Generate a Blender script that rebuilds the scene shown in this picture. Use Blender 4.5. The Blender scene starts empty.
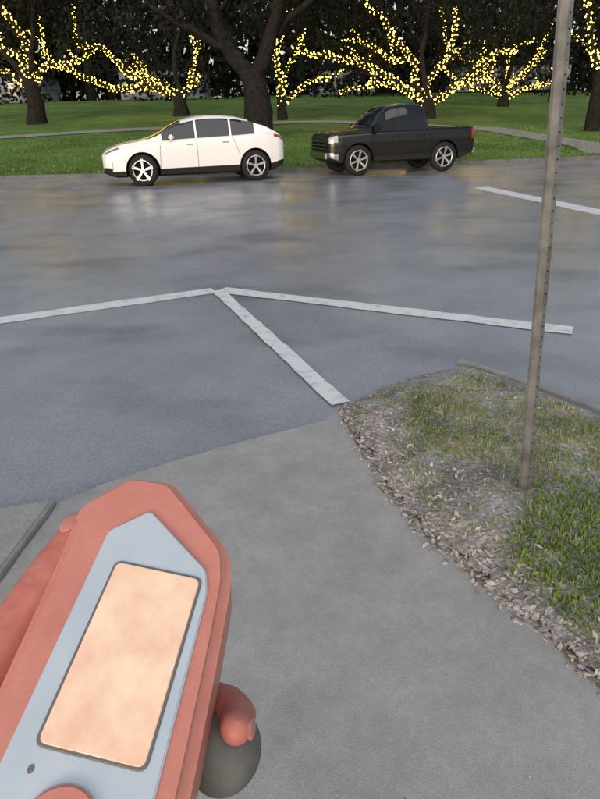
import bpy, bmesh, math, random
from mathutils import Vector, Matrix, Euler, noise
random.seed(7)
rad=math.radians
scn=bpy.context.scene
COL=scn.collection

# ------------------------------------------------------------ helpers
def link(ob,parent=None):
    COL.objects.link(ob)
    if parent is not None: ob.parent=parent
    return ob
def mk(name,verts,faces,mats=None,parent=None,smooth=False,fm=None):
    me=bpy.data.meshes.new(name); me.from_pydata([tuple(v) for v in verts],[],faces); me.update()
    for m in (mats or []): me.materials.append(m)
    if fm: me.polygons.foreach_set('material_index',fm)
    if smooth: me.polygons.foreach_set('use_smooth',[True]*len(me.polygons))
    return link(bpy.data.objects.new(name,me),parent)
def empty(name,loc=(0,0,0),rot=(0,0,0)):
    e=bpy.data.objects.new(name,None); e.location=loc; e.rotation_euler=rot; e.empty_display_size=.1
    return link(e)
def from_bm(name,bm,mats=None,parent=None,smooth=False):
    me=bpy.data.meshes.new(name); bm.to_mesh(me); bm.free()
    for m in (mats or []): me.materials.append(m)
    if smooth:
        for p in me.polygons: p.use_smooth=True
    return link(bpy.data.objects.new(name,me),parent)
def box(name,c,s,mat,parent=None,bev=0.0,rot=None):
    bm=bmesh.new(); bmesh.ops.create_cube(bm,size=1)
    bmesh.ops.scale(bm,vec=s,verts=bm.verts)
    if bev>0: bmesh.ops.bevel(bm,geom=bm.edges[:],offset=bev,segments=2,affect='EDGES')
    ob=from_bm(name,bm,[mat],parent); ob.location=c
    if rot: ob.rotation_euler=rot
    return ob
def apply_mods(ob):
    dg=bpy.context.evaluated_depsgraph_get(); dg.update()
    me=bpy.data.meshes.new_from_object(ob.evaluated_get(dg)); ob.modifiers.clear(); ob.data=me
def lerp(a,b,t): return a+(b-a)*t
def key(tab,s):
    if s<=tab[0][0]: return tab[0][1]
    for (a,va),(b,vb) in zip(tab,tab[1:]):
        if s<=b: return lerp(va,vb,(s-a)/(b-a))
    return tab[-1][1]
def skey(tab,s,r=.09):
    return sum(key(tab,s+d*r)*w for d,w in ((-1,1),(-.5,2),(0,3),(.5,2),(1,1)))/9

# ------------------------------------------------------------ materials
def mat(name,col,rough=.6,metal=0,spec=.5,emit=None,es=0,var=None,scale=5,bump=0,bscale=40,rvar=0,coat=0,detail=5,ramp=(.35,.65),dist=.01):
    m=bpy.data.materials.new(name); m.use_nodes=True; nt=m.node_tree; N=nt.nodes; L=nt.links
    b=N['Principled BSDF']
    b.inputs['Base Color'].default_value=(*col,1); b.inputs['Roughness'].default_value=rough
    b.inputs['Metallic'].default_value=metal; b.inputs['Specular IOR Level'].default_value=spec
    b.inputs['Coat Weight'].default_value=coat; b.inputs['Coat Roughness'].default_value=.08
    if emit: b.inputs['Emission Color'].default_value=(*emit,1); b.inputs['Emission Strength'].default_value=es
    tc=N.new('ShaderNodeTexCoord')
    if var:
        n=N.new('ShaderNodeTexNoise'); n.inputs['Scale'].default_value=scale; n.inputs['Detail'].default_value=detail; n.inputs['Roughness'].default_value=.62
        L.new(tc.outputs['Object'],n.inputs['Vector'])
        r=N.new('ShaderNodeValToRGB'); r.color_ramp.elements[0].position=ramp[0]; r.color_ramp.elements[1].position=ramp[1]
        r.color_ramp.elements[0].color=(*col,1); r.color_ramp.elements[1].color=(*var,1)
        L.new(n.outputs['Fac'],r.inputs['Fac']); L.new(r.outputs['Color'],b.inputs['Base Color'])
        if rvar:
            mr=N.new('ShaderNodeMapRange'); mr.inputs['From Min'].default_value=.3; mr.inputs['From Max'].default_value=.7
            mr.inputs['To Min'].default_value=rough; mr.inputs['To Max'].default_value=rough+rvar
            L.new(n.outputs['Fac'],mr.inputs['Value']); L.new(mr.outputs['Result'],b.inputs['Roughness'])
    if bump:
        n2=N.new('ShaderNodeTexNoise'); n2.inputs['Scale'].default_value=bscale; n2.inputs['Detail'].default_value=4
        L.new(tc.outputs['Object'],n2.inputs['Vector'])
        bp=N.new('ShaderNodeBump'); bp.inputs['Strength'].default_value=bump; bp.inputs['Distance'].default_value=dist
        L.new(n2.outputs['Fac'],bp.inputs['Height']); L.new(bp.outputs['Normal'],b.inputs['Normal'])
    return m
def add_noise(m,scale,lo,hi,detail=3,f0=.3,f1=.7,stretch=None,loc=(0,0,0)):
    nt=m.node_tree; N=nt.nodes; L=nt.links; b=N['Principled BSDF']
    src=b.inputs['Base Color'].links[0].from_socket if b.inputs['Base Color'].links else None
    tc=N.new('ShaderNodeTexCoord'); n=N.new('ShaderNodeTexNoise'); n.inputs['Scale'].default_value=scale; n.inputs['Detail'].default_value=detail
    mp=N.new('ShaderNodeMapping'); mp.inputs['Location'].default_value=loc
    if stretch: mp.inputs['Scale'].default_value=stretch
    L.new(tc.outputs['Object'],mp.inputs['Vector']); L.new(mp.outputs[0],n.inputs['Vector'])
    mr=N.new('ShaderNodeMapRange'); mr.inputs['From Min'].default_value=f0; mr.inputs['From Max'].default_value=f1
    mr.inputs['To Min'].default_value=lo; mr.inputs['To Max'].default_value=hi
    L.new(n.outputs['Fac'],mr.inputs['Value'])
    mx=N.new('ShaderNodeMix'); mx.data_type='RGBA'; mx.blend_type='MULTIPLY'; mx.inputs[0].default_value=1
    if src: L.new(src,mx.inputs[6])
    else: mx.inputs[6].default_value=b.inputs['Base Color'].default_value
    L.new(mr.outputs['Result'],mx.inputs[7]); L.new(mx.outputs[2],b.inputs['Base Color'])

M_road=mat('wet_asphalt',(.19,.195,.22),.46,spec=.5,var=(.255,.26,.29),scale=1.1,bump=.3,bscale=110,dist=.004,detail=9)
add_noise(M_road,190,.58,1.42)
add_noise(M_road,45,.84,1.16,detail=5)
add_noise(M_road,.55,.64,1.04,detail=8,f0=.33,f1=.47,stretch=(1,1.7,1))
nt=M_road.node_tree; b=nt.nodes['Principled BSDF']
tc=nt.nodes.new('ShaderNodeTexCoord'); n=nt.nodes.new('ShaderNodeTexNoise'); n.inputs['Scale'].default_value=.45; n.inputs['Detail'].default_value=7; n.inputs['Roughness'].default_value=.6
nt.links.new(tc.outputs['Object'],n.inputs['Vector'])
mr=nt.nodes.new('ShaderNodeMapRange'); mr.inputs['From Min'].default_value=.40; mr.inputs['From Max'].default_value=.58; mr.inputs['To Min'].default_value=.18; mr.inputs['To Max'].default_value=1
nt.links.new(n.outputs['Fac'],mr.inputs['Value']); nt.links.new(mr.outputs['Result'],b.inputs['Coat Weight'])
b.inputs['Coat Roughness'].default_value=.25; b.inputs['Coat IOR'].default_value=1.42

M_conc=mat('concrete',(.375,.365,.362),.75,var=(.30,.293,.29),scale=1.5,bump=.25,bscale=140,dist=.003,detail=9)
add_noise(M_conc,240,.80,1.20)
add_noise(M_conc,7,.9,1.06,detail=8)
add_noise(M_conc,34,.93,1.05,detail=5)
M_curb=mat('curb_concrete',(.34,.335,.33),.7,var=(.24,.24,.24),scale=6,bump=.4,bscale=60)
M_paint=mat('road_paint',(.74,.75,.77),.5,var=(.40,.41,.43),scale=9,bump=.2,bscale=120,dist=.003,ramp=(.50,.74),detail=10)
add_noise(M_paint,150,.8,1.1)
M_lawn=mat('lawn_grass',(.060,.112,.022),.9,spec=.2,var=(.12,.20,.045),scale=.45,bump=.8,bscale=14,dist=.05,detail=9)
add_noise(M_lawn,9,.6,1.4)
M_blade=mat('grass_blade',(.085,.17,.02),.7,spec=.25,var=(.19,.28,.05),scale=2.5)
M_blade2=mat('dry_grass_blade',(.22,.23,.09),.8,spec=.25,var=(.38,.35,.18),scale=8)
M_soil=mat('verge_soil',(.20,.185,.165),.95,spec=.2,var=(.44,.41,.41),scale=5,bump=.9,bscale=45,dist=.02,detail=10)
add_noise(M_soil,60,.6,1.3)
M_stone=mat('stone',(.43,.40,.41),.85,var=(.14,.125,.12),scale=14)
M_dead=mat('dead_leaf',(.20,.165,.13),.8,var=(.54,.48,.46),scale=16)
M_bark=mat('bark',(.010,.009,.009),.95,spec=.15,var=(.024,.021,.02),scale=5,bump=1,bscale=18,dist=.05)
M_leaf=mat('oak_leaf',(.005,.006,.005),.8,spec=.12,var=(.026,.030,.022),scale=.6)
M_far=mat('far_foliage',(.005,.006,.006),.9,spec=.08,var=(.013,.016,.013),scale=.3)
M_bulb=mat('bulb',(1,.9,.6),.4,emit=(1,.64,.062),es=11)
M_bulb.cycles.emission_sampling='NONE'
M_path=mat('path',(.27,.27,.25),.8,var=(.20,.20,.18),scale=2)
M_white=mat('white_paint',(.70,.71,.74),.25,coat=.6)
M_black=mat('black_paint',(.004,.004,.005),.3,coat=.4,spec=.3)
M_glass=mat('dark_glass',(.008,.010,.013),.06,spec=.5)
M_rub=mat('rubber',(.012,.012,.012),.8,spec=.3)
M_dark=mat('wheel_well',(.006,.006,.006),.9,spec=.1)
M_rim=mat('alloy',(.55,.56,.58),.3,metal=.85)
M_chrome=mat('chrome',(.5,.5,.52),.2,metal=1)
M_lamp=mat('headlamp',(.13,.14,.16),.1,coat=1)
M_tail=mat('taillight',(.28,.01,.01),.2,coat=.6)
M_steel=mat('galvanised_steel',(.10,.10,.105),.5,metal=.4,var=(.25,.25,.255),scale=7,bump=.2,bscale=60,dist=.002,detail=8)

# ------------------------------------------------------------ world + sun
SE,SR=7,200
w=bpy.data.worlds.new('World'); scn.world=w; w.use_nodes=True
nt=w.node_tree; bg=nt.nodes['Background']
sky=nt.nodes.new('ShaderNodeTexSky'); sky.sky_type='NISHITA'; sky.sun_disc=False
sky.sun_elevation=rad(SE); sky.sun_rotation=rad(SR); sky.dust_density=2.5; sky.air_density=1.0
hs=nt.nodes.new('ShaderNodeHueSaturation'); hs.inputs['Saturation'].default_value=.62
nt.links.new(sky.outputs[0],hs.inputs['Color']); nt.links.new(hs.outputs[0],bg.inputs[0])
bg.inputs[1].default_value=.31
sl=bpy.data.lights.new('sun','SUN'); sl.energy=1.1; sl.angle=rad(45); sl.color=(1,.93,.88)
so=link(bpy.data.objects.new('sun',sl)); so.rotation_euler=(rad(45),0,rad(20)); so.location=(0,0,20)

# ------------------------------------------------------------ terrain
CURB=[(-60,22.0),(-20,21.2),(-6,20.9),(0,21.1),(3,21.6),(6,22.3),(10.3,23.0),(16,24.5),(30,29),(60,40)]
def cy(x): return key(CURB,x)
def lawn_z(x,y):
    d=y-cy(x)
    z=.13+.075*min(max(d,0),49)
    return z+.05*noise.noise((x*.15,y*.15,0))*min(1,d/3)
mk('ground',[(-700,-400,-.06),(700,-400,-.06),(700,900,-.06),(-700,900,-.06)],[(0,1,2,3)],[M_lawn])
xs=[-60,-40,-20,-6,0,3,6,10.3,16,30,60]
v=[];f=[]
for i,x in enumerate(xs): v+= [(x,-6,0),(x,cy(x)+.02,0)]
for i in range(len(xs)-1): f.append((2*i,2*i+2,2*i+3,2*i+1))
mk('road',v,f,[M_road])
v=[];f=[];nx=90; ys=[0,.3,.8,1.5,2.5,4,6,8,10,13,16,20,25,30,36,42,49,60,80,120,200,400]
for i in range(nx+1):
    x=-60+120*i/nx if 0<i<nx else (-400 if i==0 else 400)
    for d in ys:
        y=cy(x)+.16+d; v.append((x,y,lawn_z(x,y)))
n=len(ys)
for i in range(nx):
    for j in range(n-1): f.append((i*n+j,(i+1)*n+j,(i+1)*n+j+1,i*n+j+1))
mk('lawn',v,f,[M_lawn],smooth=True)
v=[];f=[];xx=[-60+i*1.5 for i in range(81)]
M_curb2=mat('old_kerb',(.13,.13,.13),.8,var=(.08,.08,.08),scale=3)
for x in xx:
    y=cy(x); v+=[(x,y,-.02),(x,y+.01,.12),(x,y+.03,.135),(x,y+.17,.14),(x,y+.17,-.02)]
for i in range(len(xx)-1):
    for j in range(4): f.append((i*5+j,(i+1)*5+j,(i+1)*5+j+1,i*5+j+1))
mk('far_kerb',v,f,[M_curb2])
def ribbon(name,pts,wd,mat_,zf,lift):
    v=[];f=[];P=[]
    for (a,b) in zip(pts,pts[1:]):
        for k in range(12): P.append((lerp(a[0],b[0],k/12),lerp(a[1],b[1],k/12)))
    P.append(pts[-1])
    for i,p in enumerate(P):
        q=P[min(i+1,len(P)-1)]; o=P[max(i-1,0)]; d=Vector((q[0]-o[0],q[1]-o[1])).normalized(); nn=Vector((-d.y,d.x))*wd/2
        for sgn in (1,-1):
            x,y=p[0]+nn.x*sgn,p[1]+nn.y*sgn; v.append((x,y,zf(x,y)+lift))
    for i in range(len(P)-1): f.append((2*i,2*i+1,2*i+3,2*i+2))
    return mk(name,v,f,[mat_])
ribbon('path',[(-30,31),(-17,33),(-8,36),(2,38),(10,33),(12,26),(11.5,23.4)],1.7,M_path,lawn_z,.03)

def line(name,pts,wd,z=.004):
    v=[];f=[]
    for i,p in enumerate(pts):
        o=Vector(pts[max(i-1,0)]); q=Vector(pts[min(i+1,len(pts)-1)]); d=(q-o).normalized()
        nn=Vector((-d.y,d.x))*wd/2*random.uniform(.93,1.07); p=Vector(p)
        v+=[(p.x+nn.x,p.y+nn.y,z),(p.x-nn.x,p.y-nn.y,z)]
    for i in range(len(pts)-1): f.append((2*i,2*i+1,2*i+3,2*i+2))
    return mk(name,v,f,[M_paint])
def jl(a,b,n=14,j=.006):
    return [(lerp(a[0],b[0],i/n)+random.uniform(-j,j),lerp(a[1],b[1],i/n)+random.uniform(-j,j)) for i in range(n+1)]
rm=empty('road_marking')
for nm,ob in (('stop_line_a',line('stop_line_a',jl((-9,2.3),(-.86,6.14),40),.22)),
              ('stop_line_b',line('stop_line_b',jl((-.80,6.15),(2.2,4.57),24),.20,.008)),
              ('lane_line',line('lane_line',jl((-.82,6.10),(.25,3.32),24),.125,.012)),
              ('far_line',line('far_line',jl((4.45,15.1),(5.9,7.5)),.42))): ob.parent=rm

# ------------------------------------------------------------ near pavement and verge
EDGE=[(.22,3.22),(.30,2.8),(.37,2.38),(.48,2.05),(.63,1.76),(.77,1.5),(.92,1.2),(1.15,.7),(1.4,.2),(1.8,-2)]
pav=[(-1.17,1.78),(-1.13,2.33),(-.98,2.47),(-.77,2.62),(-.4,2.83),(-.1,2.98),(.14,3.1)]+EDGE+[(1.8,-4),(-1.4,-4),(-1.4,1.0)]
def slab(name,poly,z0,z1,mat_,parent=None,bev=0):
    bm=bmesh.new(); vs=[bm.verts.new((x,y,z1)) for x,y in poly]; fc=bm.faces.new(vs)
    r=bmesh.ops.extrude_face_region(bm,geom=[fc])
    for e in r['geom']:
        if isinstance(e,bmesh.types.BMVert): e.co.z=z0
    bmesh.ops.recalc_face_normals(bm,faces=bm.faces)
    if bev:
        ed=[e for e in bm.edges if abs(e.verts[0].co.z-z1)<1e-6 and abs(e.verts[1].co.z-z1)<1e-6]
        bmesh.ops.bevel(bm,geom=ed,offset=bev,segments=3,affect='EDGES')
    return from_bm(name,bm,[mat_],parent)
def rough_poly(P,j=.012,step=.06):
    out=[]
    for a,b in zip(P,P[1:]+P[:1]):
        L_=math.dist(a,b); n=max(1,int(L_/step)) if L_<1.2 else 1
        for k in range(n):
            t=k/n; x,y=lerp(a[0],b[0],t),lerp(a[1],b[1],t); out.append((x+j*noise.noise((x*9,y*9,0)),y+j*noise.noise((x*9,y*9,5))))
    return out
slab('sidewalk',rough_poly(pav),-.04,.012,M_conc)
gut=[(-6,.2),(-6,.95),(-2.2,2.02),(-1.42,2.25),(-1.145,2.33),(-1.185,1.80),(-1.5,1.45),(-2.2,1.1)]
slab('gutter_kerb',gut,-.04,.04,M_curb,bev=.012)
def inside(x,y,poly):
    c=False; j=len(poly)-1
    for i in range(len(poly)):
        if (poly[i][1]>y)!=(poly[j][1]>y) and x<(poly[j][0]-poly[i][0])*(y-poly[i][1])/(poly[j][1]-poly[i][1])+poly[i][0]: c=not c
        j=i
    return c
VP=EDGE[::-1]+[(.5,3.5),(.8,3.72),(1.16,3.86),(1.45,3.5),(1.72,3.05),(2.3,2.3),(3.4,1.2),(5,-.4),(6,-2)]
slab('verge_base',VP,-.04,.017,M_soil)
_ec={}
def edged(x,y):
    kk=(int(x*60),int(y*60))
    if kk in _ec: return _ec[kk]
    m=9
    for (ax,ay),(bx,by) in zip(VP,VP[1:]+VP[:1]):
        dx,dy=bx-ax,by-ay; t=max(0,min(1,((x-ax)*dx+(y-ay)*dy)/(dx*dx+dy*dy))); m=min(m,math.hypot(ax+dx*t-x,ay+dy*t-y))
    _ec[kk]=m
    return m
def vz(x,y):
    d=min(edged(x,y)/.18,1)
    return .018+.05*d+.022*noise.noise((x*5,y*5,3))*d+.012*noise.noise((x*17,y*17,1))
bm=bmesh.new(); st=.045; gv={}
for i in range(0,120):
    for j in range(0,130):
        x=.1+i*st; y=-1.9+j*st
        jx=x+random.uniform(-.012,.012); jy=y+random.uniform(-.012,.012)
        if inside(jx,jy,VP): gv[i,j]=bm.verts.new((jx,jy,vz(jx,jy)))
for (i,j),a in gv.items():
    q=[(i,j),(i+1,j),(i+1,j+1),(i,j+1)]
    if all(k in gv for k in q): bm.faces.new([gv[k] for k in q])
verge=from_bm('verge',bm,[M_soil],smooth=True)
kb=[(1.14,3.97),(1.50,3.53),(1.78,3.12),(2.4,2.35),(3.5,1.3),(5.2,-.3)]
def offs(pts,d):
    out=[]
    for i,p in enumerate(pts):
        o=Vector(pts[max(i-1,0)]); q=Vector(pts[min(i+1,len(pts)-1)]); t=(q-o).normalized(); out.append((p[0]-t.y*d,p[1]+t.x*d))
    return out
slab('verge_kerb',offs(kb,.03)+offs(kb,-.025)[::-1],-.03,.026,M_curb,bev=.006)
def stones(name,n,sampler,smin,smax,mat_):
    V=[];F=[]
    bm=bmesh.new(); bmesh.ops.create_icosphere(bm,subdivisions=1,radius=1); bv=[vv.co.copy() for vv in bm.verts]; bf=[tuple(q.index for q in fc.verts) for fc in bm.faces]; bm.free()
    for k in range(n):
        x,y,z=sampler(); s=random.uniform(smin,smax)
        sc=(random.uniform(.7,1.5),random.uniform(.6,1.1),random.uniform(.35,.7)); a=random.uniform(0,6.3); e=Euler((random.uniform(-.1,.1),0,a)); o=len(V)
        for c in bv:
            c=Vector((c.x*sc[0],c.y*sc[1],c.z*sc[2]))*s*random.uniform(.8,1.2); c.rotate(e); V.append(c+Vector((x,y,z)))
        F+=[tuple(o+i for i in t) for t in bf]
    return mk(name,V,F,[mat_])
def edge_s(spread=.07):
    def g():
        i=random.choices(range(8),weights=[3,3,3,3,3,3,2,2])[0]; a,b=EDGE[i],EDGE[i+1]; t=random.random()
        x=lerp(a[0],b[0],t)+abs(random.gauss(0,spread))-.03*random.random()**2*1.5; y=lerp(a[1],b[1],t)+random.uniform(-.02,.05)
        z=vz(x,y) if inside(x,y,VP) else .014
        return x,y,z
    return g
def any_s():
    while True:
        x,y=random.uniform(.2,2.8),random.uniform(.4,3.85)
        if inside(x,y,VP): return x,y,vz(x,y)
stones('gravel',520,lambda: edge_s(.10)() if random.random()<.8 else any_s(),.003,.016,M_stone)
def leaves(name,n,sampler,smin,smax,mat_,tilt=.5):
    v=[];f=[]
    for k in range(n):
        x,y,z=sampler(); s=random.uniform(smin,smax)
        e=Euler((random.uniform(-tilt,tilt),random.uniform(-tilt,tilt),random.uniform(0,6.3)))
        o=len(v)
        for p in ((-s,0,0),(-.2*s,.42*s,.1*s),(s,0,.15*s),(-.1*s,-.42*s,.12*s)):
            q=Vector(p); q.rotate(e); v.append((x+q.x,y+q.y,z+q.z+.006))
        f+=[(o,o+1,o+2),(o,o+2,o+3)]
    return mk(name,v,f,[mat_])
leaves('fallen_leaves',2500,lambda: edge_s(.24)() if random.random()<.6 else any_s(),.005,.020,M_dead,.6)
leaves('pavement_litter',46,lambda:(random.uniform(-.6,.9),random.uniform(.9,3.0),.012),.003,.009,M_dead,.3)
def blades(name,pts,h0,h1,wd,mats,pr=.6):
    v=[];f=[];fm=[]
    for (x,y,z) in pts:
        a=random.uniform(0,6.3); h=random.uniform(h0,h1); l=random.uniform(.2,.9)*h; dx,dy=math.cos(a),math.sin(a)
        o=len(v); ww=wd*random.uniform(.6,1.3)
        v+=[(x-dy*ww,y+dx*ww,z-.005),(x+dy*ww,y-dx*ww,z-.005),(x+dx*l*.4+dy*ww*.7,y+dy*l*.4-dx*ww*.7,z+h*.6),(x+dx*l*.4-dy*ww*.7,y+dy*l*.4+dx*ww*.7,z+h*.6),(x+dx*l,y+dy*l,z+h*.85)]
        f+=[(o,o+1,o+2,o+3),(o+3,o+2,o+4)]; m=0 if random.random()<pr else 1; fm+=[m,m]
    return mk(name,v,f,mats,fm=fm)
def dens(x,y):
    g=max(0,1-((x-1.25)/.50)**2-((y-1.75)/.52)**2)*1.8+max(0,1-((x-.80)/.32)**2-((y-2.95)/.50)**2)*1.0+max(0,1-((x-1.25)/.6)**2-((y-2.75)/.45)**2)*.6
    return g+.16+.55*noise.noise((x*3.1,y*3.1,7))+.35*noise.noise((x*9,y*9,2))
P=[];Q=[];it=0
while len(P)+len(Q)<22000 and it<180000:
    it+=1
    x,y=random.uniform(.25,2.6),random.uniform(.9,3.85)
    if random.random()>dens(x,y)*1.3 or not inside(x,y,VP): continue
    e_=edged(x,y)
    if e_<.10 and random.random()<.90: continue
    z=vz(x,y)
    (P if ((x-1.3)/.6)**2+((y-1.75)/.6)**2<1 else Q).append((x,y,z))
blades('verge_grass',P,.012,.042,.0028,[M_blade,M_blade2],.85)
blades('dry_verge_grass',Q,.008,.028,.0026,[M_blade,M_blade2],.48)
P=[]
for k in range(15000):
    x=random.uniform(-16,15); y=cy(x)+.18+random.random()**1.6*11; P.append((x,y,lawn_z(x,y)))
blades('lawn_tufts',P,.04,.09,.016,[M_blade,M_lawn],.3)

# ------------------------------------------------------------ sign post
sp=empty('sign_post',(1.01,2.27,0.03),(0,rad(-3.6),0))
bm=bmesh.new()
prof=[(-.030,.012),(-.020,.012),(-.014,-.012),(.014,-.012),(.020,.012),(.030,.012),(.030,.016),(.017,.016),(.011,-.008),(-.011,-.008),(-.017,.016),(-.030,.016)]
K_=1.02
def rot2(x,y,a=rad(35)): return (x*math.cos(a)-y*math.sin(a),x*math.sin(a)+y*math.cos(a))
prof=[rot2(x*K_,y*K_) for x,y in prof]
a=[bm.verts.new((x,y,-.1)) for x,y in prof]; b=[bm.verts.new((x,y,2.75)) for x,y in prof]
for i in range(len(prof)): bm.faces.new((a[i],a[(i+1)%len(prof)],b[(i+1)%len(prof)],b[i]))
bm.faces.new(b)
from_bm('u_channel_post',bm,[M_steel],sp)
bm=bmesh.new()
for k in range(60):
    r=bmesh.ops.create_circle(bm,cap_ends=True,segments=8,radius=.0040)
    for vv in r['verts']:
        x,y=rot2(vv.co.x,-.0130); vv.co=Vector((x,y,.1+k*.044+vv.co.y))
from_bm('bolt_holes',bm,[M_dark],sp)
box('sign_panel',(0.012,-.02,2.5),(.30,.003,.45),M_white,sp,.001,(0,0,rad(35)))
box('base_collar',(0,0,.01),(.06,.045,.03),M_steel,sp,.008,(0,0,rad(35)))

# ------------------------------------------------------------ vehicles
def build_car(name,loc,yaw,L,T,paint,truck=False):
    root=empty(name,loc,(0,0,yaw))
    n=int(L/.05)
    def sec(s):
        zb=skey(T['zb'],s); w_=key(T['w'],s); be=skey(T['belt'],s,.07); to=skey(T['top'],s,.06); to=max(to,be+.02)
        h=to-be; wt=.92*w_-T.get('tumble',.30)*h
        return [(0,zb),(.8*w_,zb),(.965*w_,zb+.05),(.99*w_,lerp(zb,be,.22)),(w_,lerp(zb,be,.45)),(.995*w_,lerp(zb,be,.7)),(.985*w_,be-.07),(.955*w_,be-.01),
             (.92*w_,be+.01),(lerp(.92*w_,wt,.5)+.012*h,be+.45*h),(wt+.015,be+.86*h),(wt*.93,be+.96*h),(wt*.62,to+.008),(0,to+.02)]
    S=[L*i/n for i in range(n+1)]
    v=[];f=[];fm=[];K=14
    for s in S:
        ps=sec(s)
        v+=[(s,-y,z) for y,z in ps]; v+=[(s,y,z) for y,z in ps[1:-1][::-1]]
    m=2*K-2
    for i in range(n):
        s=(S[i]+S[i+1])/2; h=skey(T['top'],s,.06)-skey(T['belt'],s,.07)
        for j in range(m):
            f.append((i*m+j,i*m+(j+1)%m,(i+1)*m+(j+1)%m,(i+1)*m+j))
            jj=j if j<K-1 else m-1-j
            mi=0
            if jj in (8,9) and h>.12 and any(a<=s<=b for a,b in T['win']): mi=1
            if jj>=10 and any(a<=s<=b for a,b in T['ws']): mi=1
            if jj<=1 or (jj==2 and T.get('sill',True)): mi=2
            fm.append(mi)
    f.append(tuple(range(m))[::-1]); fm.append(0)
    f.append(tuple(n*m+k for k in range(m))); fm.append(0)
    body=mk(name+'_body',v,f,[paint,M_glass,M_rub],root,smooth=True,fm=fm)
    bm=bmesh.new(); bm.from_mesh(body.data); bmesh.ops.recalc_face_normals(bm,faces=bm.faces); bm.to_mesh(body.data); bm.free()
    cut=[]
    for s in T['wheels']:
        for sg in (-1,1):
            bm=bmesh.new(); bmesh.ops.create_cone(bm,cap_ends=True,segments=40,radius1=T['arch'],radius2=T['arch'],depth=.5)
            bmesh.ops.rotate(bm,cent=(0,0,0),matrix=Matrix.Rotation(rad(90),3,'X'),verts=bm.verts)
            bmesh.ops.translate(bm,vec=(s,sg*.86,T['wr']+.01),verts=bm.verts)
            cut.append(from_bm('cut',bm,[M_dark],root))
    if truck:
        bm=bmesh.new(); bmesh.ops.create_cube(bm,size=1); bmesh.ops.scale(bm,vec=(L-.12-T['bed'],1.5,.8),verts=bm.verts)
        bmesh.ops.translate(bm,vec=((L-.12+T['bed'])/2,0,1.12),verts=bm.verts); cut.append(from_bm('cut',bm,[M_dark],root))
    for c in cut:
        md=body.modifiers.new('b','BOOLEAN'); md.operation='DIFFERENCE'; md.object=c; md.solver='EXACT'
        try: md.material_mode='TRANSFER'
        except Exception: pass
    apply_mods(body)
    for c in cut: bpy.data.objects.remove(c)
    for p in body.data.polygons: p.use_smooth=True
    try: body.data.set_sharp_from_angle(angle=rad(38))
    except Exception: pass
    body.data.name=name+'_body'
    def sidey(s,z):
        ps=sec(s)
        for (y0,z0),(y1,z1) in zip(ps[2:],ps[3:]):
            if z0<=z<=z1: return lerp(y0,y1,(z-z0)/(z1-z0))
        return ps[5][0]
    v=[];f=[]
    for s0,s1,z0,z1 in T['seams']:
        N_=10
        for k in range(N_):
            a,b=k/N_,(k+1)/N_
            o=len(v)
            for t,d in ((a,-.005),(a,.005),(b,.005),(b,-.005)):
                s=lerp(s0,s1,t)+d; z=lerp(z0,z1,t); v.append((s,-sidey(s,z)-.003,z))
            f.append((o,o+1,o+2,o+3))
    mk('door_seams',v,f,[M_dark],root)
    for hs_,hz in T['handles']:
        box('door_handle',(hs_,-sidey(hs_,hz)-.012,hz),(.18,.02,.025),M_chrome if not truck else M_black,root,.006)
    ms,mz=T['mirror']
    for sg in (-1,1):
        box('wing_mirror',(ms,sg*(T['hw']+.06),mz),(.14,.20,.13 if not truck else .2),paint,root,.035)
    for s in T['wheels']:
        for sg in (-1,1):
            R_=T['wr']; yy=sg*(T['hw']-.12)
            prof=[(.62*R_,.10),(.66*R_,.115),(.93*R_,.11),(R_,.07),(R_,-.07),(.93*R_,-.11),(.62*R_,-.10)]
            v=[];f=[];NS=40
            for a in range(NS):
                t=2*math.pi*a/NS
                for r,d in prof: v.append((r*math.cos(t),d,r*math.sin(t)))
            q=len(prof)
            for a in range(NS):
                for k in range(q-1): f.append((a*q+k,a*q+k+1,((a+1)%NS)*q+k+1,((a+1)%NS)*q+k))
            wv=empty('wheel'); wv.parent=root; wv.location=(s,yy,R_)
            if s==T['wheels'][0]: wv.rotation_euler=(0,0,rad(T.get('steer',0)))
            mk('tyre',v,f,[M_rub],wv,smooth=True)
            bm=bmesh.new(); bmesh.ops.create_cone(bm,cap_ends=True,segments=32,radius1=.64*R_,radius2=.64*R_,depth=.02)
            bmesh.ops.rotate(bm,cent=(0,0,0),matrix=Matrix.Rotation(rad(90),3,'X'),verts=bm.verts); bmesh.ops.translate(bm,vec=(0,sg*.05,0),verts=bm.verts)
            from_bm('wheel_back',bm,[M_dark],wv)
            bm=bmesh.new()
            ns=T.get('spokes',5)
            for k in range(ns):
                for o in (-.09,.09):
                    r=bmesh.ops.create_cube(bm,size=1); ang=2*math.pi*k/ns+.3
                    for vv in r['verts']:
                        x=.05+(vv.co.x+.5)*.6*R_; z=vv.co.z*(.036 if x<.2 else .024)+o*x*.8; y=vv.co.y*.03+sg*.09-sg*.02*(x<.1)
                        vv.co=Vector((x*math.cos(ang)-z*math.sin(ang),y,x*math.sin(ang)+z*math.cos(ang)))
            r=bmesh.ops.create_cone(bm,cap_ends=True,segments=16,radius1=.06,radius2=.05,depth=.05)
            for vv in r['verts']: vv.co=Vector((vv.co.x,vv.co.z+sg*.09,vv.co.y))
            from_bm('spokes',bm,[M_rim],wv)
            v=[];f=[]
            for a in range(NS):
                t=2*math.pi*a/NS
                for r,d in ((.60*R_,.085),(.60*R_,.11),(.665*R_,.118),(.665*R_,.09)): v.append((r*math.cos(t),sg*d,r*math.sin(t)))
            for a in range(NS):
                for k in range(3): f.append((a*4+k,a*4+k+1,((a+1)%NS)*4+k+1,((a+1)%NS)*4+k))
            mk('rim_lip',v,f,[M_rim],wv,smooth=True)
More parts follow.
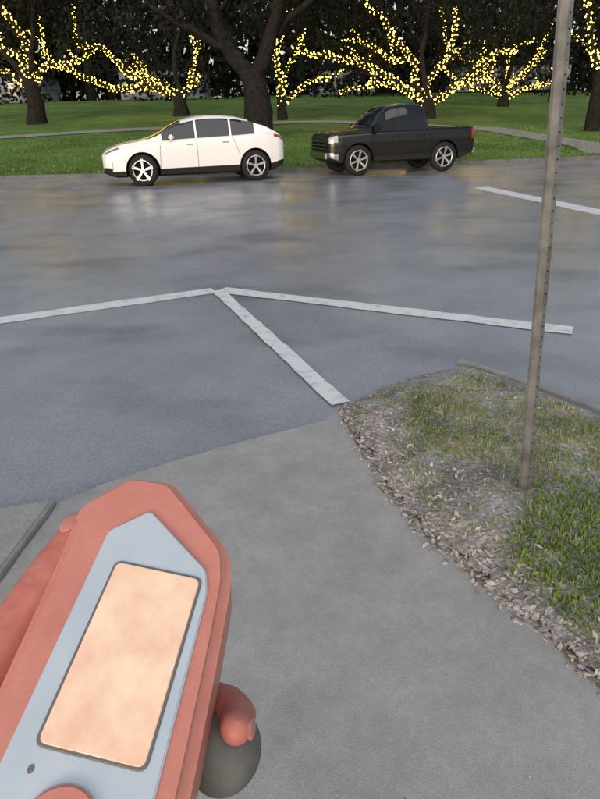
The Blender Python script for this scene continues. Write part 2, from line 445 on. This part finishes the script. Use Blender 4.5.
    def patch_(nm,s0,s1,j0,j1,m_,off=.004,sides=(-1,1)):
        for sg in sides:
            v=[];f=[];A=10;B=6
            for a in range(A+1):
                s=lerp(s0,s1,a/A); ps=sec(s)
                for b in range(B+1):
                    t=lerp(j0,j1,b/B); k=min(int(t),K-2); u=t-k
                    y=lerp(ps[k][0],ps[k+1][0],u); z=lerp(ps[k][1],ps[k+1][1],u); v.append((s-(off if s<1 else -off),sg*(y+off),z+off*.5))
            for a in range(A):
                for b in range(B): f.append((a*(B+1)+b,a*(B+1)+b+1,(a+1)*(B+1)+b+1,(a+1)*(B+1)+b))
            mk(nm,v,f,[m_],root,smooth=True)
    for nm,s0,s1,j0,j1,m_ in T['patches']: patch_(nm,s0,s1,j0,j1,m_)
    return root,sec
WT=dict(zb=[(0,.36),(.3,.24),(4.7,.25),(5.1,.42)],tumble=.34,
 w=[(0,.60),(.04,.71),(.12,.82),(.3,.90),(.6,.945),(1,.965),(4.1,.97),(4.6,.94),(4.9,.88),(5.05,.77),(5.1,.62)],
 belt=[(0,.76),(.10,.88),(.4,.99),(1.1,1.09),(2,1.15),(3.5,1.20),(4.5,1.25),(4.9,1.20),(5.1,1.04)],
 top=[(0,.79),(.12,.93),(.5,1.07),(1.2,1.18),(1.5,1.28),(1.9,1.49),(2.25,1.64),(2.6,1.71),(2.95,1.735),(3.3,1.73),(3.7,1.69),(4.1,1.60),(4.5,1.46),(4.85,1.27),(5.1,1.07)],
 win=[(1.62,2.52),(2.57,3.48),(3.53,4.2)],ws=[(1.26,2.15),(4.05,4.72)],wheels=(1.04,4.18),arch=.46,wr=.41,hw=.965,mirror=(1.85,1.22),
 seams=[(1.56,1.50,1.08,.38),(2.55,2.55,1.15,.36),(3.56,3.72,1.19,.75),(3.15,1.6,.36,.36),(.25,.25,.45,.80)],handles=[(2.36,1.03),(3.35,1.06)],
 patches=[('headlamp',.08,.46,6.5,7.7,M_lamp),('lower_intake',.01,.24,2.2,3.5,M_rub),('tail_lamp',4.75,5.04,6,7.6,M_tail)],steer=-16,spokes=5)
build_car('parked_car',(-5.36,18.15,0),rad(16),5.1,WT,M_white)
TT=dict(zb=[(0,.46),(.3,.34),(4.4,.36),(4.75,.5)],tumble=.24,
 w=[(0,.76),(.05,.85),(.15,.91),(.4,.95),(4.55,.95),(4.75,.90)],
 belt=[(0,1.02),(.06,1.10),(.4,1.15),(1.2,1.18),(1.7,1.19),(3.1,1.21),(4.65,1.23),(4.75,1.20)],
 top=[(0,1.05),(.08,1.16),(.5,1.22),(1.15,1.27),(1.3,1.30),(1.7,1.70),(1.95,1.86),(2.5,1.93),(2.95,1.91),(3.08,1.85),(3.2,1.26),(4.65,1.26),(4.75,1.23)],
 win=[(1.42,2.18),(2.26,2.93)],ws=[(1.23,1.85),(3.05,3.18)],wheels=(.93,3.75),arch=.475,wr=.425,hw=.95,mirror=(1.46,1.30),bed=3.34,
 seams=[(1.38,1.32,1.12,.47),(2.22,2.22,1.16,.47),(3.04,3.04,1.18,.47),(3.22,3.22,1.2,.47),(2.9,1.4,.47,.47)],handles=[(2.06,1.04),(2.87,1.05)],
 patches=[('headlamp',.03,.28,5.2,7.0,mat('clear_headlamp',(.30,.32,.35),.1,coat=1)),('front_bumper',.005,.30,2.4,3.5,M_chrome),('tail_lamp',4.64,4.74,4.6,7.4,M_tail)],spokes=6)
tr,_=build_car('pickup_truck',(.78,19.75,0),rad(16),4.75,TT,M_black,truck=True)
box('grille',(-.006,0,.86),(.02,1.2,.30),M_dark,tr,.004)
for k in range(3): box('grille_bar',(-.022,0,.76+k*.10),(.015,1.15,.018),M_chrome,tr,.003)
box('front_bumper_bar',(-.03,0,.57),(.10,1.55,.17),M_chrome,tr,.03)
box('rear_bumper',(4.80,0,.58),(.12,1.75,.16),M_chrome,tr,.03)

# ------------------------------------------------------------ trees
def tube(V,F,pts,r0,r1,seg=7):
    base=None; n=len(pts)
    for i,p in enumerate(pts):
        d=(pts[min(i+1,n-1)]-pts[max(i-1,0)]).normalized()
        u=d.orthogonal().normalized(); w_=d.cross(u)
        r=lerp(r0,r1,i/(n-1)); o=len(V)
        for k in range(seg):
            a=2*math.pi*k/seg; q=p+(u*math.cos(a)+w_*math.sin(a))*r*(1+.12*noise.noise((p.x*2+k,p.z*2,p.y)))
            V.append(q)
        if base is not None:
            best=min(range(seg),key=lambda k:(V[o+k]-V[base]).length_squared)
            for k in range(seg): F.append((base+k,base+(k+1)%seg,o+(k+1+best)%seg,o+(k+best)%seg))
        base=o
def smoothline(P,sub=5):
    out=[]
    n=len(P)
    for i in range(n-1):
        p0,p1,p2,p3=P[max(i-1,0)],P[i],P[i+1],P[min(i+2,n-1)]
        for k in range(sub):
            t=k/sub; out.append(.5*((2*p1)+(p2-p0)*t+(2*p0-5*p1+4*p2-p3)*t*t+(3*p1-p0-3*p2+p3)*t**3))
    out.append(P[-1]); return out
ROT=[]
for k in range(60):
    m_=Euler((random.uniform(0,3.1),random.uniform(0,3.1),random.uniform(0,6.3))).to_matrix(); ROT.append((m_@Vector((1,0,0)),m_@Vector((0,.5,0))))
def leafquads(V,F,c,n,R,s0,s1,flat=.7):
    g=random.gauss; cx,cy_,cz=c; h=R*.5
    for k in range(n):
        x=cx+g(0,h); y=cy_+g(0,h); z=cz+g(0,h)*flat; s=random.uniform(s0,s1)
        a,b=random.choice(ROT); o=len(V)
        V.append((x-a.x*s,y-a.y*s,z-a.z*s)); V.append((x+b.x*s,y+b.y*s,z+b.z*s)); V.append((x+a.x*s,y+a.y*s,z+a.z*s)); V.append((x-b.x*s,y-b.y*s,z-b.z*s))
        F.append((o,o+1,o+2,o+3))
def bulbs(V,F,pts,r0,r1,pitch=.27,step=.14,br=.046):
    ph=random.uniform(0,6.3); L=0; nxt=0; n=len(pts); g=random.gauss
    for i in range(n-1):
        a,b=pts[i],pts[i+1]; d=b-a; l=d.length; dn=d.normalized(); u=dn.orthogonal().normalized(); w_=dn.cross(u)
        r=lerp(r0,r1,i/(n-1))+.03
        adv=max(step*pitch/math.sqrt(pitch**2+(2*math.pi*r)**2),.036)
        while nxt<L+l:
            t=(nxt-L)/l; an=ph+2*math.pi*nxt/pitch+g(0,.35)
            p=a+d*t+(u*math.cos(an)+w_*math.sin(an))*r+Vector((g(0,.032),g(0,.032),g(0,.032)))
            o=len(V); R=br*random.uniform(.45,1.3)
            for q in ((R,0,0),(-R,0,0),(0,R,0),(0,-R,0),(0,0,R),(0,0,-R)): V.append((p.x+q[0],p.y+q[1],p.z+q[2]))
            for t3 in ((0,2,4),(2,1,4),(1,3,4),(3,0,4),(2,0,5),(1,2,5),(3,1,5),(0,3,5)): F.append(tuple(o+x for x in t3))
            nxt+=adv*random.uniform(.7,1.4)
        L+=l
def tree(D,x,trunk,tr0,lit,unlit,canopy,ncl=70,name='oak_tree'):
    z0=lawn_z(x,D)-.1; root=empty(name,(x,D,z0))
    V=[];F=[];BV=[];BF=[];LV=[];LF=[]
    T_=smoothline([Vector((a,0,b)) for a,b in trunk],6)
    tube(V,F,[Vector((T_[0].x,0,-.2))]+T_,tr0*1.35,tr0*.75,12)
    tips=[]
    def grow(pts,r,lvl,islit):
        if lvl>2: return
        n=len(pts)
        for k in range(3 if lvl==0 else 2):
            i=random.randint(max(1,int(n*.3)),n-1); p=pts[i]
            d=(pts[i]-pts[i-1]).normalized()+Vector((random.gauss(0,.6),random.gauss(0,.8),random.uniform(-.1,.8)))
            d.normalize(); ln=random.uniform(1,2.4)*(.65**lvl); q=[p]
            for s in range(4):
                d=(d+Vector((random.gauss(0,.22),random.gauss(0,.22),random.gauss(.08,.15)))).normalized(); q.append(q[-1]+d*ln/4)
            rr=max(r*lerp(1,.35,i/n)*.5,.02); tube(V,F,q,rr,rr*.4,5); tips.append(q[-1])
            if islit and lvl==0 and random.random()<.7: bulbs(BV,BF,q,rr,rr*.4,pitch=.4,step=.17,br=.042)
            grow(q,rr,lvl+1,False)
    for grp,islit in ((lit,True),(unlit,False)):
        for br in grp:
            r=br[0]; ysp=random.uniform(-1.4,1.0) if len(br)>4 else random.uniform(-.6,.4)
            P=[Vector((a+random.gauss(0,.14)*(i>0),ysp*i/(len(br)-1)+random.gauss(0,.12)*(i>0),b+random.gauss(0,.14)*(i>0))) for i,(a,b) in enumerate(br[1:])]
            P=smoothline(P,5)
            P=[p+Vector((random.gauss(0,.05),0,random.gauss(0,.05))) for p in P]
            tube(V,F,P,r,r*.35,8)
            if islit: bulbs(BV,BF,P,r*.85,r*.3)
            grow(P,r,0,islit); tips.append(P[-1])
    for t in tips:
        leafquads(LV,LF,t+Vector((0,.7,.5)),26,1.0,.07,.17)
    (cx0,cx1,cz0,cz1)=canopy
    for k in range(ncl):
        c=Vector((random.uniform(cx0,cx1),random.uniform(.3,5.5),random.uniform(cz0,cz1)))
        leafquads(LV,LF,c,100,random.uniform(.9,1.7),.08,.2)
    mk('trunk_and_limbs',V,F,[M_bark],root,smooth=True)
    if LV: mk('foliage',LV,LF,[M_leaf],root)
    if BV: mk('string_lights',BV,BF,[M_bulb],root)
    return root
tree(42,-16.2,[(0,0),(.15,1.3),(0,2.6)],.50,
 [(.22,(0,2.2),(-.5,3.4),(-1.5,4.2),(-2.9,4.7),(-4.2,4.5)),(.24,(0,2.4),(.4,3.6),(0,5),(-1,6.4),(-2.8,6.2)),(.20,(.2,2.2),(1,3.4),(2,3.6),(3.3,3.4),(4.3,4.1)),(.16,(0,2),(-1.2,2.8),(-3,3.1))],
 [(.2,(0,2.4),(1,5),(1.5,7.5)),(.2,(0,2.4),(-2,5.5),(-3,8))],(-8,5,5.0,11),60)
tree(45,-7.5,[(0,0),(0,.8),(-.1,1.5)],.45,
 [(.22,(0,1.2),(-1.7,1.9),(-3.4,2.8),(-5.1,4.1),(-6.5,4.7),(-6.2,6.0)),(.18,(-1.7,1.9),(-4.6,2.3),(-6.8,2.8),(-8.2,3.5),(-8.8,4.7)),(.18,(0,1.2),(.7,1.9),(1,3.1),(1.5,4.5)),(.16,(-.1,1.3),(-1,1.9),(-2.0,2.6),(-2.6,4.0))],
 [(.2,(0,1.4),(.2,4),(1,7))],(-6.5,4,4.8,11),60)
tree(30,-1.6,[(0,0),(.05,1.5),(-.1,2.9)],.60,[],[(.42,(-.1,2.6),(-.9,4),(-1.8,5.8),(-2.5,8)),(.40,(0,2.6),(.6,4),(1,5.6),(1.4,7.6)),(.2,(-.5,3.4),(-2.5,4.6),(-4.4,5.2)),(.2,(.6,4),(2.2,5.2),(4,6))],(-4.5,4.5,5.0,9),58)
tree(40,-.6,[(0,0),(-.05,1),(-.1,1.6)],.26,
 [(.18,(-.1,.6),(-.2,2.0),(-.4,3.4),(-.35,5)),(.14,(0,1.3),(.6,2.8),(.9,4.2)),(.13,(.1,1),(1.5,2),(2.6,2.4))],[],(-3,4,5.4,10),40)
tree(40,8.1,[(0,0),(0,.6),(0,1.2)],.48,
 [(.22,(0,.8),(-.6,2),(-1,3.3),(-2,4.2),(-2.8,5.0),(-3.9,5.9)),(.22,(0,.8),(.4,2.2),(1,3.3),(1.5,4.6),(1.7,5.9)),(.20,(-.1,.7),(-1.6,1.8),(-3.2,2.6),(-5,3.2),(-6.5,3.6),(-8,3.9)),(.18,(.1,.8),(1.4,1.6),(2.8,2.7),(4,3.4),(4.9,3.3)),(.15,(-.1,.9),(-1.2,1.5),(-2.6,2.0),(-4,2.0),(-5,1.7)),(.15,(.1,1),(2,1.9),(3.6,2.3)),(.13,(-1,3.3),(-2.2,3.4),(-3.6,4.1),(-5.2,4.3))],
 [(.2,(0,1),(-.4,4),(0,7))],(-7,6,5.2,11),60)
tree(50,15.8,[(0,0),(0,.5),(0,1)],.40,
 [(.18,(0,.6),(-1,1.8),(-2,2.6),(-3,3.3)),(.18,(0,.6),(.8,1.6),(1.8,2.6),(2.6,3.8)),(.15,(0,.6),(-1.6,1.2),(-3,1.5)),(.15,(0,.7),(.2,2),(0,3.4)),(.14,(0,.6),(1.8,1.3),(3.2,1.5))],
 [(.2,(0,1),(.4,4),(0,8))],(-6,6,4.6,12),50)
tree(32,14.6,[(0,0),(0,2.2),(-.1,3.4)],.30,
 [(.16,(0,2.4),(-.4,3.6),(-1.2,4.6),(-1.4,5.8)),(.12,(0,2),(.6,3.5),(.8,5.5))],[(.2,(0,3),(.2,5),(0,8))],(-3,5,4.8,9),40)

V=[];F=[]
for k in range(600):
    x=random.uniform(-75,85); y=random.uniform(78,98)
    zt=random.random()*(7+7*(noise.noise((x*.09,0,3))+.6))
    leafquads(V,F,(x,y,lawn_z(x,y)+2.6+max(0,zt)),60,4.6,.35,.9)
for k in range(60):
    x=random.uniform(-75,85); y=random.uniform(72,96); b=Vector((x,y,3.5)); tube(V,F,[b,b+Vector((random.gauss(0,.3),0,3)),b+Vector((random.gauss(0,.6),0,7))],.5,.25,6)
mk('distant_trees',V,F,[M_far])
V=[];F=[]
for k in range(220):
    x=random.uniform(-90,100); leafquads(V,F,(x,122+random.uniform(0,6),lawn_z(x,122)+random.uniform(0,7)),80,4.5,.4,.9)
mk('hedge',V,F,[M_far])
M_wall=mat('stucco',(.13,.14,.165),.8,var=(.24,.26,.29),scale=.5)
for i,(x,wd,h) in enumerate(((-38,22,2.6),(-14,9,2.8),(6,6,2.4),(24,12,2.4))):
    b=empty('distant_building' ,(x,76,3.8))
    box('walls',(0,0,h/2),(wd,6,h),M_wall,b)
    box('roof',(0,0,h+.25),(wd+.8,6.8,.5),M_dark,b,.05)
    for k in range(int(wd/2)):
        box('window',(-wd/2+1+k*2,-3.01,h*.5),(1.1,.06,1.5),M_glass,b)
V=[];F=[]
for k in range(75):
    x=random.uniform(-50,50); leafquads(V,F,(x,68+random.uniform(-3,3),lawn_z(x,68)+random.uniform(.2,2.6)),70,2.2,.15,.4)
mk('shrubs',V,F,[M_far])
M_amb=mat('amber_lamp',(1,.5,.2),.4,emit=(1,.38,.12),es=8)
for (x,y) in ((13.5,60),(21.5,56)):
    z=lawn_z(x,y); b=empty('street_lamp',(x,y,z))
    bm=bmesh.new(); bmesh.ops.create_cone(bm,segments=8,radius1=.07,radius2=.04,depth=2.4); bmesh.ops.translate(bm,vec=(0,0,1.2),verts=bm.verts); from_bm('lamp_post',bm,[M_dark],b)
    bm=bmesh.new(); bmesh.ops.create_icosphere(bm,subdivisions=2,radius=.15); bmesh.ops.translate(bm,vec=(0,0,2.5),verts=bm.verts); from_bm('lamp_globe',bm,[M_amb],b)

# ------------------------------------------------------------ handheld device
DLOC=(-0.0776,0.1915,1.39); DROT=(rad(15.62),rad(7.64),rad(-10.54)); mm=.001
M_coral=mat('coral_plastic',(.60,.25,.205),.45,spec=.35,var=(.52,.205,.17),scale=30,bump=.12,bscale=1400,dist=.0004)
add_noise(M_coral,900,.95,1.05)
M_plate=mat('pale_blue_plate',(.50,.57,.66),.4,spec=.4,var=(.44,.52,.62),scale=25,bump=.08,bscale=1500,dist=.0003)
M_bez=mat('screen_bezel',(.16,.15,.15),.45)
M_standin=mat('standin_grey',(.10,.10,.095),.75,var=(.14,.14,.135),scale=60,bump=.2,bscale=600,dist=.0008)  # mottled grey for the stand-in lump by the finger
M_scr=mat('lit_screen',(.74,.47,.35),.35,spec=.3,var=(.84,.64,.48),scale=42,ramp=(.36,.64))
nt=M_scr.node_tree; b=nt.nodes['Principled BSDF']; nt.links.new(b.inputs['Base Color'].links[0].from_socket,b.inputs['Emission Color']); b.inputs['Emission Strength'].default_value=.18
dev=empty('handheld_device',DLOC,DROT)
def roundpoly(P,r,seg=5):
    out=[];n=len(P)
    for i in range(n):
        p=Vector(P[i]);a=Vector(P[i-1]);c=Vector(P[(i+1)%n]); da=(a-p);dc=(c-p)
        rr=min(r,da.length*.45,dc.length*.45); A=p+da.normalized()*rr; C=p+dc.normalized()*rr
        for k in range(seg+1):
            t=k/seg; out.append((1-t)**2*A+2*t*(1-t)*p+t*t*C)
    return out
def solid(name,poly,z0,z1,m_,parent,bev=.8,segs=3):
    bm=bmesh.new(); vs=[bm.verts.new((p[0]*mm,p[1]*mm,z1*mm)) for p in poly]; fc=bm.faces.new(vs)
    r=bmesh.ops.extrude_face_region(bm,geom=[fc])
    for e in r['geom']:
        if isinstance(e,bmesh.types.BMVert): e.co.z=z0*mm
    bmesh.ops.recalc_face_normals(bm,faces=bm.faces)
    ed=[e for e in bm.edges if abs(e.verts[0].co.z-z1*mm)<1e-7 and abs(e.verts[1].co.z-z1*mm)<1e-7]
    if bev: bmesh.ops.bevel(bm,geom=ed,offset=bev*mm,segments=segs,affect='EDGES')
    ob=from_bm(name,bm,[m_],parent,smooth=True)
    try: ob.data.set_sharp_from_angle(angle=rad(50))
    except Exception: pass
    return ob
bodyP=[(-17,100),(27,63),(33,45),(37,12),(43,-46),(45,-112),(-44,-112),(-47,-40),(-55,40),(-60,72),(-42,98)]
solid('case',roundpoly(bodyP,7),-30,-1.5,M_coral,dev,bev=5,segs=5)
plateP=[(-20,75),(20,47),(24,36),(31,-50),(34,-100),(-27,-100),(-30.5,-51),(-36,58)]
solid('face_plate',roundpoly(plateP,3),-3,0,M_plate,dev,bev=.7)
solid('bezel',[(p[0]+1.5,p[1]) for p in roundpoly([(-23,-42.5),(23.5,-42.5),(18.5,42.5),(-26.5,42.5)],4.5,6)],-1,.5,M_bez,dev,bev=.4)
solid('screen',[(p[0]+1.5,p[1]) for p in roundpoly([(-21.6,-41.1),(22.0,-41.1),(17.2,41.1),(-25.1,41.1)],3.5,6)],-1,.9,M_scr,dev,bev=.3)
cb=[(1+14*math.cos(t*math.pi/16),-65.5+14*math.sin(t*math.pi/16)) for t in range(32)]
solid('button',cb,-1,2.2,M_coral,dev,bev=1.2)
hb=[(-18+1.3*math.cos(t*math.pi/6),-50+1.7*math.sin(t*math.pi/6)) for t in range(12)]
solid('mic_hole',hb,-1,.15,M_bez,dev,bev=0)
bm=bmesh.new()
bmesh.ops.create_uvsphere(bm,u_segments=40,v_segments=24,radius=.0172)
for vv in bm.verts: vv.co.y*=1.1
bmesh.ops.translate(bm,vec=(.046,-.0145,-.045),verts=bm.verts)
from_bm('standin_lump',bm,[M_standin],dev,smooth=True)  # added lump for an unidentified grey shape by the finger, no device part

# ------------------------------------------------------------ hand
M_skin=mat('skin',(.40,.135,.115),.5,spec=.35,var=(.47,.175,.145),scale=60,bump=.2,bscale=600,dist=.0005)
M_skin.node_tree.nodes['Principled BSDF'].inputs['Subsurface Weight'].default_value=.08
M_skin.node_tree.nodes['Principled BSDF'].inputs['Subsurface Radius'].default_value=(.006,.003,.002)
M_nail=mat('nail',(.50,.20,.175),.35,spec=.45)
chains=[
 [((-62,-80,-46),18),((-68,-45,-40),17),((-71,-12,-33),14.5),((-67,20,-27),12.8),((-64,32,-24),13),((-60,52,-19),11.5),((-57,66,-16),9.5)],
 [((-45,30,-52),12),((-8,50,-50),10),((10,48,-49),9.2),((20,38,-44),8.2)],
 [((-40,10,-56),12),((0,12,-56),10.5),((25,8,-52),10),((43,3,-40),9.2),((50,-4,-30),8.8),((51.5,-12,-21),7.8)],
 [((-38,-15,-58),12),((0,-28,-60),10.5),((20,-44,-58),9.5),((30,-56,-50),8.5),((33,-62,-42),7.5)],
 [((-38,-42,-56),11),((-5,-62,-56),9),((18,-78,-52),8.2),((34,-84,-44),7.4),((38,-88,-36),6.6)],
 [((-60,-110,-62),20),((-50,-50,-60),17),((-45,28,-54),13)],
 [((-52,-115,-64),20),((-42,-60,-62),17),((-40,8,-58),13)],
 [((-42,-115,-62),18),((-36,-65,-62),16),((-38,-18,-60),13)],
 [((-60,-110,-58),20),((-62,-80,-50),18)],
 [((-50,-100,-62),22),((-58,-150,-72),25),((-68,-210,-84),28),((-85,-300,-100),36),((-105,-400,-120),42)]]
bm=bmesh.new(); bmesh.ops.create_icosphere(bm,subdivisions=2,radius=1); bv=[vv.co.copy() for vv in bm.verts]; bf=[tuple(q.index for q in fc.verts) for fc in bm.faces]; bm.free()
V=[];F=[]
for ch in chains:
    for (a,ra),(b_,rb) in zip(ch,ch[1:]):
        A=Vector(a);B=Vector(b_); n=max(2,int((B-A).length/3))
        for k in range(n+1):
            t=k/n; o=len(V); c=A.lerp(B,t); r=lerp(ra,rb,t)
            V+=[(c+q*r)*mm for q in bv]; F+=[tuple(o+i for i in q) for q in bf]
hand=mk('human_hand',V,F,[M_skin])
hand.location=DLOC; hand.rotation_euler=DROT
md=hand.modifiers.new('r','REMESH'); md.mode='VOXEL'; md.voxel_size=.0017; md.use_smooth_shade=True
md=hand.modifiers.new('s','SMOOTH'); md.iterations=6; md.factor=.5
apply_mods(hand); hand.data.name='human_hand'
for vtx in hand.data.vertices:
    c=vtx.co*1000
    for (kx,ky,kz,rx) in ((-64,30,-24,15),(-60,50,-19,13)):
        if abs(c.x-kx)<rx and abs(c.z-kz)<rx+2:
            for o in (-2.2,0,2.2):
                d=(c.y-ky-o+.12*(c.x-kx)); vtx.co-=vtx.normal*.0004*math.exp(-(d/.7)**2)
for p in hand.data.polygons: p.use_smooth=True
if not hand.data.materials: hand.data.materials.append(M_skin)
def nail(c,s,rot):
    bm=bmesh.new(); bmesh.ops.create_uvsphere(bm,u_segments=20,v_segments=12,radius=1)
    for vv in bm.verts: vv.co=Vector((vv.co.x*s[0],vv.co.y*s[1],vv.co.z*s[2]))*mm
    ob=from_bm('nail',bm,[M_nail],hand,smooth=True); ob.location=Vector(c)*mm; ob.rotation_euler=rot
nail((-62,63,-8.4),(5.2,7,1.2),(rad(-8),rad(-20),rad(10)))
nail((58.1,-11,-22),(1.2,4.4,5.8),(0,rad(-10),0))

# ------------------------------------------------------------ camera
cam=bpy.data.cameras.new('camera'); co=link(bpy.data.objects.new('camera',cam)); scn.camera=co
co.location=(0,0,1.6)
R=Euler((rad(90-25.1),0,0)).to_matrix()@Matrix.Rotation(rad(-1.5),3,'Z')
co.rotation_euler=R.to_euler()
cam.sensor_fit='VERTICAL'; cam.sensor_height=24; cam.lens=24*600/799
cam.clip_start=.01; cam.clip_end=2000
scn.view_settings.view_transform='Standard'; scn.view_settings.look='None'; scn.view_settings.exposure=0
